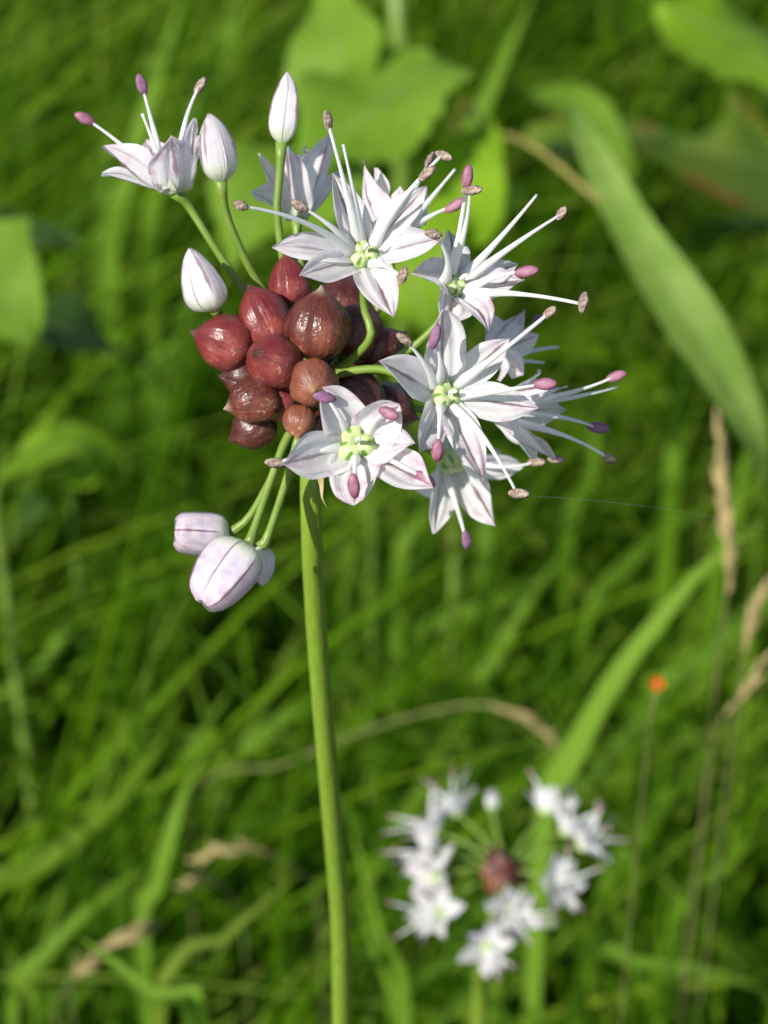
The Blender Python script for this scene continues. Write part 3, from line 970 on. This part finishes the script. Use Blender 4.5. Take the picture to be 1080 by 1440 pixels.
# ------------------------------------------------------------------ single grass blades one can pick out
def blade(label, pts, w, hint=(-0.3, 0.45, 0.8), mat='blade', rnd=0.6, group='broad grass blades', ground=True, drift=(0, 0), twist=0.0, cat='sedge'):
    P = [at(*p) for p in pts]           # from the root side to the tip
    if ground:
        w0 = cw(P[0])
        P = [wc(np.array([w0[0] + drift[0], w0[1] + drift[1], -0.005])),
             wc(np.array([w0[0] + drift[0] * 0.6, w0[1] + drift[1] * 0.6, w0[2] * 0.5]))] + P
    nt, nu = 44, 7
    C = catmull(np.array(P), nt)
    T = tangents(C)
    t = np.linspace(0, 1, nt)
    ww = w * 0.5 * np.interp(t, [0, .3, .6, .82, .94, 1], [.3, .45, .9, 1, .55, .03])
    V, UV = [], []
    h = nz(hint)
    k0 = int(nt * 0.75)
    SD = [None] * nt
    SD[k0] = nz(np.cross(T[k0], h))
    for i in range(k0 + 1, nt): SD[i] = nz(SD[i - 1] - T[i] * np.dot(SD[i - 1], T[i]))
    for i in range(k0 - 1, -1, -1): SD[i] = nz(SD[i + 1] - T[i] * np.dot(SD[i + 1], T[i]))
    for i in range(nt):
        sd = SD[i]; nr = np.cross(sd, T[i])
        a = twist * (t[i] - 0.6)
        sd, nr = sd * math.cos(a) + nr * math.sin(a), nr * math.cos(a) - sd * math.sin(a)
        for j in range(nu):
            uu = -1 + 2 * j / (nu - 1)
            V.append(C[i] + sd * uu * ww[i] + nr * 0.45 * ww[i] * abs(uu))
            UV.append((uu * .5 + .5, t[i] * 4))
    o = empty('grass_blade_plant', cw(V[nu // 2]))
    mk('blade', np.array(V), grid_faces(nt, nu), M[mat], o, UV, rnd)
    return tag(o, label, cat, group)


blade('bright broad grass blade rising from behind the low garlic ring', [(770, 1180, 262), (800, 1085, 250), (862, 965, 240), (925, 880, 236), (1000, 790, 236), (1075, 735, 240)], 6.0, (-0.55, 0.35, 0.75), rnd=1.0)
blade('short wide grass blade at the foot of the meadow with a blunt end', [(275, 1470, 170), (225, 1415, 168), (170, 1365, 170), (112, 1318, 176)], 7.0, (0.25, 0.55, 0.8), rnd=0.8)
blade('upright yellow green grass blade kinked halfway up', [(205, 1320, 300), (222, 1250, 288), (240, 1180, 282), (262, 1110, 284), (300, 1040, 292)], 5.0, (-0.5, 0.2, 0.85), rnd=0.9)
blade('pale slanting grass blade crossing the left of the meadow', [(-40, 1310, 330), (60, 1220, 325), (150, 1145, 325), (215, 1060, 330), (250, 985, 340)], 6.0, (-0.4, 0.45, 0.8), 'pale_blade', 0.15)
blade('thin greyish folded grass blade slanting across dark gaps', [(230, 1400, 260), (300, 1335, 258), (355, 1285, 258), (425, 1225, 264)], 3.8, (-0.3, 0.6, 0.75), 'pale_blade', 0.7)
blade('greyish grass blade bent down below the slanting one', [(280, 1460, 270), (290, 1400, 268), (300, 1355, 266), (330, 1310, 268)], 3.4, (-0.4, 0.4, 0.8), 'pale_blade', 0.6)
blade('lime grass blade just right of the tall garlic stem', [(572, 1400, 290), (545, 1330, 285), (515, 1230, 282), (490, 1140, 284)], 4.6, (-0.5, 0.25, 0.8), rnd=0.85)
blade('short lime grass blade beside the tall garlic stem', [(560, 1450, 310), (530, 1340, 305), (500, 1235, 306)], 4.2, (-0.5, 0.25, 0.8), rnd=0.75)
blade('yellowish grass blade arching to the meadow edge', [(120, 900, 420), (60, 935, 410), (0, 975, 405), (-60, 1010, 405)], 4.6, (-0.3, 0.6, 0.7), rnd=1.0, ground=True, drift=(0.03, 0.02))
blade('flat yellow green grass blade lying across the meadow', [(820, 1372, 300), (900, 1362, 296), (1000, 1372, 296), (1100, 1400, 300)], 5.5, (-0.2, 0.8, 0.6), rnd=0.9)
for lab, pts, w, r in [
        ('mid green blade curving up beneath the shaded garlic flower', [(560, 930, 470), (640, 870, 460), (730, 835, 462), (800, 790, 470)], 6, 0.8),
        ('steep mid green blade between the garlic flowers and the broad blade', [(660, 1010, 440), (700, 930, 430), (740, 850, 432), (800, 770, 445)], 5, 0.9),
        ('arched green blade passing behind the upright straw seed spike', [(820, 900, 450), (880, 800, 445), (950, 740, 450), (1060, 690, 462)], 5, 0.5),
        ('green blade just behind the orange lens spot', [(900, 1010, 420), (960, 950, 410), (1030, 890, 410), (1110, 850, 418)], 5.5, 0.7),
        ('slender green blade to the right of the low garlic ring', [(840, 1300, 380), (900, 1180, 372), (960, 1100, 375), (1040, 1000, 390)], 4.5, 0.5),
        ('arched green blade below the pale slanting blade', [(20, 1440, 330), (80, 1330, 325), (150, 1260, 328), (240, 1200, 340)], 4.5, 0.75),
        ('long green blade crossing above the kinked yellow green one', [(100, 1300, 400), (170, 1180, 395), (240, 1100, 396), (330, 960, 410)], 5, 0.8),
        ('flat arching blade passing behind the tall garlic stem', [(300, 1130, 420), (370, 1040, 412), (450, 980, 415), (560, 930, 428)], 5, 0.7),
        ('short green blade near the foot of the straw stalks', [(950, 1300, 350), (1010, 1230, 345), (1090, 1150, 350)], 5, 0.45),
        ('green blade running under the drooping arched seed stalk', [(520, 1250, 400), (600, 1120, 395), (700, 1060, 398), (830, 1030, 410)], 4.5, 0.6),
        ('green blade bending over below the low garlic ring', [(690, 1440, 440), (800, 1330, 435), (920, 1290, 438), (1050, 1290, 448)], 5, 0.6)]:
    blade(lab, pts, w, (-0.35, 0.55, 0.75), rnd=r, group='mid green leaning blades')
for lab, pts, w, r in [
        ('upright blade behind the middle of the drooping pale leaf', [(945, 720, 420), (950, 620, 415), (962, 500, 418), (968, 380, 430)], 5, 0.5),
        ('dark upright blade behind the side facing garlic flower', [(800, 760, 430), (830, 680, 430), (835, 600, 434), (826, 500, 440)], 5, 0.3),
        ('sunlit upright blade under the cupped pinkish garlic flower', [(560, 820, 450), (585, 740, 445), (592, 690, 448), (600, 620, 452)], 6, 0.8),
        ('sunlit upright blade right under the shaded garlic flower', [(690, 860, 440), (685, 770, 438), (688, 700, 440), (700, 640, 445)], 6, 0.7),
        ('upright blade behind the top of the straw seed spike', [(1010, 800, 430), (1030, 720, 425), (1055, 640, 425), (1100, 560, 432)], 5, 0.5),
        ('pale tall blade behind the side view flower with upright stamens', [(160, 380, 520), (190, 230, 505), (222, 110, 505), (262, -20, 515)], 7, 0.9),
        ('tall blade rising behind the bud next to the side view flower', [(215, 330, 540), (262, 200, 525), (310, 90, 525), (352, -20, 535)], 7, 0.8),
        ('tall blade standing outside the side view flower', [(140, 420, 560), (145, 330, 552), (150, 250, 552), (165, 150, 560)], 6, 0.7),
        ('tall blade rising between the wide light leaves and the arched stalk', [(620, 330, 480), (650, 220, 470), (690, 130, 470), (750, -10, 480)], 7, 0.8),
        ('upright blade just behind the top of the garlic stem', [(480, 840, 460), (500, 760, 450), (505, 700, 452), (515, 600, 460)], 5, 0.7),
        ('upright blade behind the lone bud beside the bulbils', [(210, 560, 500), (235, 500, 495), (262, 450, 497), (282, 360, 505)], 6, 0.7)]:
    blade(lab, pts, w, (-0.5, 0.1, 0.85), rnd=r, group='upright background blades')
p = plant('pale round grass stem rising past the wide light leaf', (566, 160, 470), 'plant', None, 'hollow_plant')
stalk(p, [(556, -30, 455), (560, 40, 455), (566, 160, 470)], 2.4, 2.6, M['pedicel'])


# ------------------------------------------------------------------ dry grass heads
def spikelet_mesh():
    V, F, UV = lathe(np.zeros(3), np.array([0, 0, 1.0]), 0.17, (np.array([0, .2, .45, .8, 1]), np.array([.3, .9, 1, .5, .05])), 6, 6)
    me = bpy.data.meshes.new('spikelet')
    me.from_pydata(V.tolist(), [], F)
    me.polygons.foreach_set('use_smooth', np.ones(len(me.polygons), dtype=bool))
    me.materials.append(M['straw'])
    return me


SPK = spikelet_mesh()


def seed_head(label, head, tail, n=26, size=5.0, spread=0.35, r=0.55):
    """head: midline of the spike from its tip down; tail: the stalk below it to the ground"""
    w = cw(at(*tail[-1]))
    p = empty('seeding_plant', np.array([w[0], w[1], -0.005]))
    tag(p, label, 'dry plant', 'dry seeding grasses')
    stalk(p, head + tail, r * 0.45, r * 0.55, M['straw_stalk'], 'stalk', n=48)
    C = catmull(np.array([at(*q) for q in head]), n)
    T = tangents(C)
    for i in range(n):
        o = bpy.data.objects.new('spikelet', SPK)
        COL.objects.link(o)
        o.parent = p
        d = -T[i]
        a = rng.random() * 6.28
        x, y, z = frame(d)
        dirc = nz(d + (x * math.cos(a) + y * math.sin(a)) * (spread + 0.15 * rng.random()))
        o.location = cw(C[i]) - WORG[p.name]
        dw = Vector((R3 @ dirc).tolist())
        sc = size * 0.001 * (0.8 + 0.4 * rng.random()) * (0.6 + 0.4 * math.sin(math.pi * (i + 0.5) / n))
        o.rotation_euler = dw.to_track_quat('Z', 'Y').to_euler()
        o.scale = (sc * 0.95, sc * 0.95, sc)
    return p


seed_head('dry straw grass with a tight upright seed spike beside the drooping leaf', [(1012, 598, 205), (1013, 660, 205), (1020, 725, 206), (1026, 780, 207), (1024, 835, 209)],
          [(1014, 890, 214), (1003, 1000, 225), (992, 1110, 240)], 24, 4.8, 0.2)
seed_head('dry straw grass with a broken spike slanting at the meadow edge', [(1085, 815, 225), (1062, 865, 225), (1046, 915, 226)],
          [(1040, 960, 232), (1020, 1120, 250)], 13, 4.8, 0.2)
seed_head('thin brown straw grass leaning over the broad blades', [(1075, 930, 240), (1050, 970, 240), (1022, 1005, 242)],
          [(1005, 1030, 246), (990, 1150, 265)], 9, 4.2, 0.15)
seed_head('dry grass with a long arching stalk drooping above the garlic ring', [(792, 1082, 300), (775, 1040, 296), (735, 1005, 294), (690, 990, 294)],
          [(630, 995, 296), (520, 1025, 305), (400, 1075, 320), (270, 1145, 350)], 22, 4.2, 0.25, 0.7)
seed_head('dry grass with a pale drooping head among low blades', [(275, 1210, 280), (305, 1196, 276), (340, 1193, 275), (380, 1200, 278)],
          [(420, 1230, 285), (450, 1300, 300)], 16, 4.2, 0.4)
seed_head('dry grass with a short pale head under the drooping one', [(258, 1245, 300), (280, 1238, 298), (310, 1243, 300)], [(330, 1270, 305), (345, 1340, 320)], 9, 3.6, 0.4)
seed_head('dry grass with a tan head beside the kinked blade', [(205, 1306, 270), (175, 1318, 266), (140, 1330, 266)], [(125, 1350, 270), (100, 1400, 280)], 13, 4.6, 0.4)
seed_head('dry grass with a small tan head at the end of the wide blade', [(135, 1348, 285), (115, 1362, 285), (102, 1372, 286)], [(92, 1400, 290), (80, 1460, 300)], 8, 4.4, 0.4)

# ------------------------------------------------------------------ small orange lens spot, built as a made-up bloom
c = at(924, 961, 125)
ax = nz([0.05, 0.2, 0.98])
x, y, a = frame(ax)
ob = empty('orange_lens_spot', np.append(cw(c)[:2] + [0.0, 0.004], -0.004))
tag(ob, 'tiny round bright orange lens spot built as a made-up bloom beside the bright broad grass blade', 'flower')
V, F, UV = lathe(c - ax * 0.3, c + ax * 0.5, 0.55, (np.array([0, .4, .8, 1]), np.array([.8, 1, .8, .2])), 12, 6)
mk('spot_center', V, F, M['lens_spot_core'], ob, UV)
for k in range(5):
    th = k * 2 * math.pi / 5
    d = x * math.cos(th) + y * math.sin(th)
    tepal(c, c + d * 1.1 + ax * 0.2, ax, 1.4, ob, M['lens_spot_petal'], 0.4, 8, 5)
    ob.children[-1].name = 'spot_petal'
w = cw(c - ax * 0.3)
V, F, UV = tube(catmull(np.array([c - ax * 0.2, wc(w + np.array([0, 0.004, -0.03])), wc(w * np.array([1, 1, 0.5]) + np.array([0, 0.004, 0])), wc(np.append(w[:2] + [0, 0.004], -0.004))]), 20), np.linspace(0.15, 0.22, 20), 8)
mk('stem', V, F, M['straw_stalk'], ob, UV)

# ------------------------------------------------------------------ spider silk
V, F, UV = tube(catmull(np.array([at(728, 697, -14), at(800, 701, -11), at(900, 711, -6), at(1000, 727, 0), at(1090, 746, 8)]), 30), 0.0035, 5)
tag(mk('spider_thread', V, F, M['silk'], None, UV), 'fine spider thread running from a stamen tip towards the dry grass', 'thread')

# ------------------------------------------------------------------ meadow grass (uncountable)
def grass_field(N, xr, yr, hr, wr, lean, mat, name, label, seed, nt=8, bias=0.0):
    g = np.random.default_rng(seed)
    root = np.column_stack([g.uniform(*xr, N), g.uniform(*yr, N), np.full(N, -0.004)])
    H = g.uniform(*hr, N) * (0.75 + 0.5 * (np.sin(root[:, 0] * 9 + 1) * np.sin(root[:, 1] * 8) * 0.5 + 0.5))
    az = g.normal(bias, 1.25, N)
    ln = g.uniform(*lean, N)
    t = np.linspace(0, 1, nt)
    dirh = np.column_stack([np.cos(az), np.sin(az) * 0.8, np.zeros(N)])
    cur = g.uniform(1.3, 2.6, N)
    hor = (ln * H)[:, None] * t[None, :] ** cur[:, None]
    droop = np.clip(ln - 0.55, 0, 2)[:, None] * t[None, :] ** 3 * 0.55
    ver = H[:, None] * (t[None, :] - droop)
    C = root[:, None, :] + dirh[:, None, :] * hor[:, :, None] + np.array([0, 0, 1.0]) * ver[:, :, None]
    # keep blades out of the air in front of the flowers
    cc = (C - CAMLOC) @ R3 * 1000
    dep = -cc[..., 2]
    px = 540 + cc[..., 0] * S * D / np.maximum(dep, 1)
    py = 720 - cc[..., 1] * S * D / np.maximum(dep, 1)
    infr = (px > -500) & (px < 1580) & (py > -500) & (py < 1940)
    bad = infr & (dep < 400)
    near = (px > 520) & (px < 900) & (py > 1040) & (py < 1460) & (dep < 440)
    near |= (px > 600) & (px < 760) & (py > 1340) & (dep < 640)
    near |= (px > 900) & (py > 560) & (dep < 455)
    near |= (px < 420) & (py > 950) & (dep < 470)
    near |= (px > 680) & (py < 680) & (dep < 520)
    patch = cw(at(110, 760, 540))
    thin = (np.hypot(root[:, 0] - patch[0], root[:, 1] - patch[1]) < 0.13) & (g.random(N) < 0.65) & (H > 0.12)
    bad = (bad | near).any(axis=1) | thin | (dep < 60).any(axis=1)
    keep = ~bad
    C, az, N = C[keep], az[keep], int(keep.sum())
    ww = g.uniform(*wr, N)
    r = np.clip(g.beta(1.35, 1.6, N), 0, 1)
    tw = az + np.pi / 2 + g.normal(0, 0.5, N)
    side = np.column_stack([np.cos(tw), np.sin(tw), g.normal(0, 0.15, N)])
    nr = np.column_stack([np.cos(az), np.sin(az), np.full(N, 0.3)])
    prof = np.interp(t, [0, .2, .5, .75, .92, 1], [.7, .95, 1, .75, .35, .03])
    V = np.empty((N, nt, 3, 3))
    for k, uu in enumerate((-1, 0, 1)):
        V[:, :, k] = C + side[:, None, :] * (uu * ww[:, None] * 0.5 * prof)[:, :, None] + nr[:, None, :] * (abs(uu) * 0.18 * ww[:, None] * prof)[:, :, None]
    V = V.reshape(-1, 3)
    q = np.array([(i * 3 + k, i * 3 + k + 1, i * 3 + k + 4, i * 3 + k + 3) for i in range(nt - 1) for k in (0, 1)])
    Fq = (q[None] + (np.arange(N) * nt * 3)[:, None, None]).reshape(-1, 4)
    me = bpy.data.meshes.new(name)
    me.vertices.add(len(V)); me.vertices.foreach_set('co', V.astype(np.float32).ravel())
    me.loops.add(Fq.size); me.loops.foreach_set('vertex_index', Fq.astype(np.int32).ravel())
    me.polygons.add(len(Fq))
    me.polygons.foreach_set('loop_start', (np.arange(len(Fq)) * 4).astype(np.int32))
    me.update(calc_edges=True)
    uvv = np.tile(np.array([(k * 0.5, tt * 4) for tt in t for k in (0, 1, 2)], np.float32), (N, 1))
    ul = me.uv_layers.new(name='UVMap')
    ul.data.foreach_set('uv', uvv[Fq.ravel()].ravel())
    a_ = me.attributes.new('rnd', 'FLOAT', 'POINT')
    a_.data.foreach_set('value', np.repeat(r, nt * 3).astype(np.float32))
    me.polygons.foreach_set('use_smooth', np.ones(len(Fq), dtype=bool))
    me.materials.append(mat)
    me.validate()
    o = bpy.data.objects.new(name, me)
    COL.objects.link(o)
    tag(o, label, 'grass', None, 'stuff')
    return o


grass_field(34000, (-0.85, 0.85), (0.22, 2.6), (0.12, 0.34), (0.0014, 0.0042), (0.15, 1.0), M['grass'], 'meadow_grass', 'dense green meadow grass filling the background', 11, bias=0.25)
grass_field(22000, (-0.85, 0.85), (0.22, 2.2), (0.05, 0.16), (0.0012, 0.003), (0.3, 1.3), M['grass'], 'short_grass', 'short fine undergrowth grass between the taller blades', 12, bias=0.1)


# ------------------------------------------------------------------ small round leaves low in the sward
def herb_cover(N, seed):
    g = np.random.default_rng(seed)
    V, F, UV, RR = [], [], [], []
    k = 0
    for _ in range(N):
        x, y = g.uniform(-0.8, 0.8), g.uniform(0.35, 2.3)
        if math.sin(x * 7 + 2) + math.sin(y * 6 + x * 3) < -0.3: continue
        h = g.uniform(0.03, 0.20)
        s = g.uniform(0.006, 0.014)
        az, tilt = g.uniform(0, 6.28), g.normal(0, 0.5)
        ux = np.array([math.cos(az), math.sin(az), math.sin(tilt) * 0.6]); uy = np.array([-math.sin(az), math.cos(az), g.normal(0, 0.3)])
        c = np.array([x, y, h])
        pc = wc(c)
        if -pc[2] < 420: continue
        r = g.beta(2, 2.4)
        ring = [(0, -1), (0.5, -0.6), (0.72, 0), (0.5, 0.6), (0, 1.05), (-0.5, 0.6), (-0.72, 0), (-0.5, -0.6)]
        V.append(c - np.array([0, 0, 0.15 * s])); UV.append((0.5, 0.5))
        for (a, b_) in ring:
            V.append(c + ux * a * s + uy * b_ * s); UV.append((0.5 + a * 0.6, b_ * 0.5 + 0.5))
        for j in range(8):
            F.append((k, k + 1 + j, k + 1 + (j + 1) % 8))
        # a thread of a stalk down to the soil
        V.append(c + np.array([0.0006, 0, 0])); V.append(c - np.array([0.0006, 0, 0])); V.append(np.array([x + g.normal(0, 0.01), y + g.normal(0, 0.01), -0.004]))
        UV += [(0.5, 0.1)] * 3
        F.append((k + 9, k + 10, k + 11))
        RR += [r] * 12
        k += 12
    o = mk('herb_cover', np.array(V), F, M['grass'], None, UV, np.array(RR), np.zeros(3), 'world')
    tag(o, 'low cover of small round green leaves under the grass', 'herbs', None, 'stuff')


herb_cover(9000, 5)
grass_field(9000, (-0.85, 0.85), (0.25, 2.4), (0.20, 0.38), (0.0010, 0.0026), (0.35, 1.5), M['pale_blade'], 'pale_fine_grass', 'thin pale sunlit grass threads arching through the meadow', 21, bias=0.3)
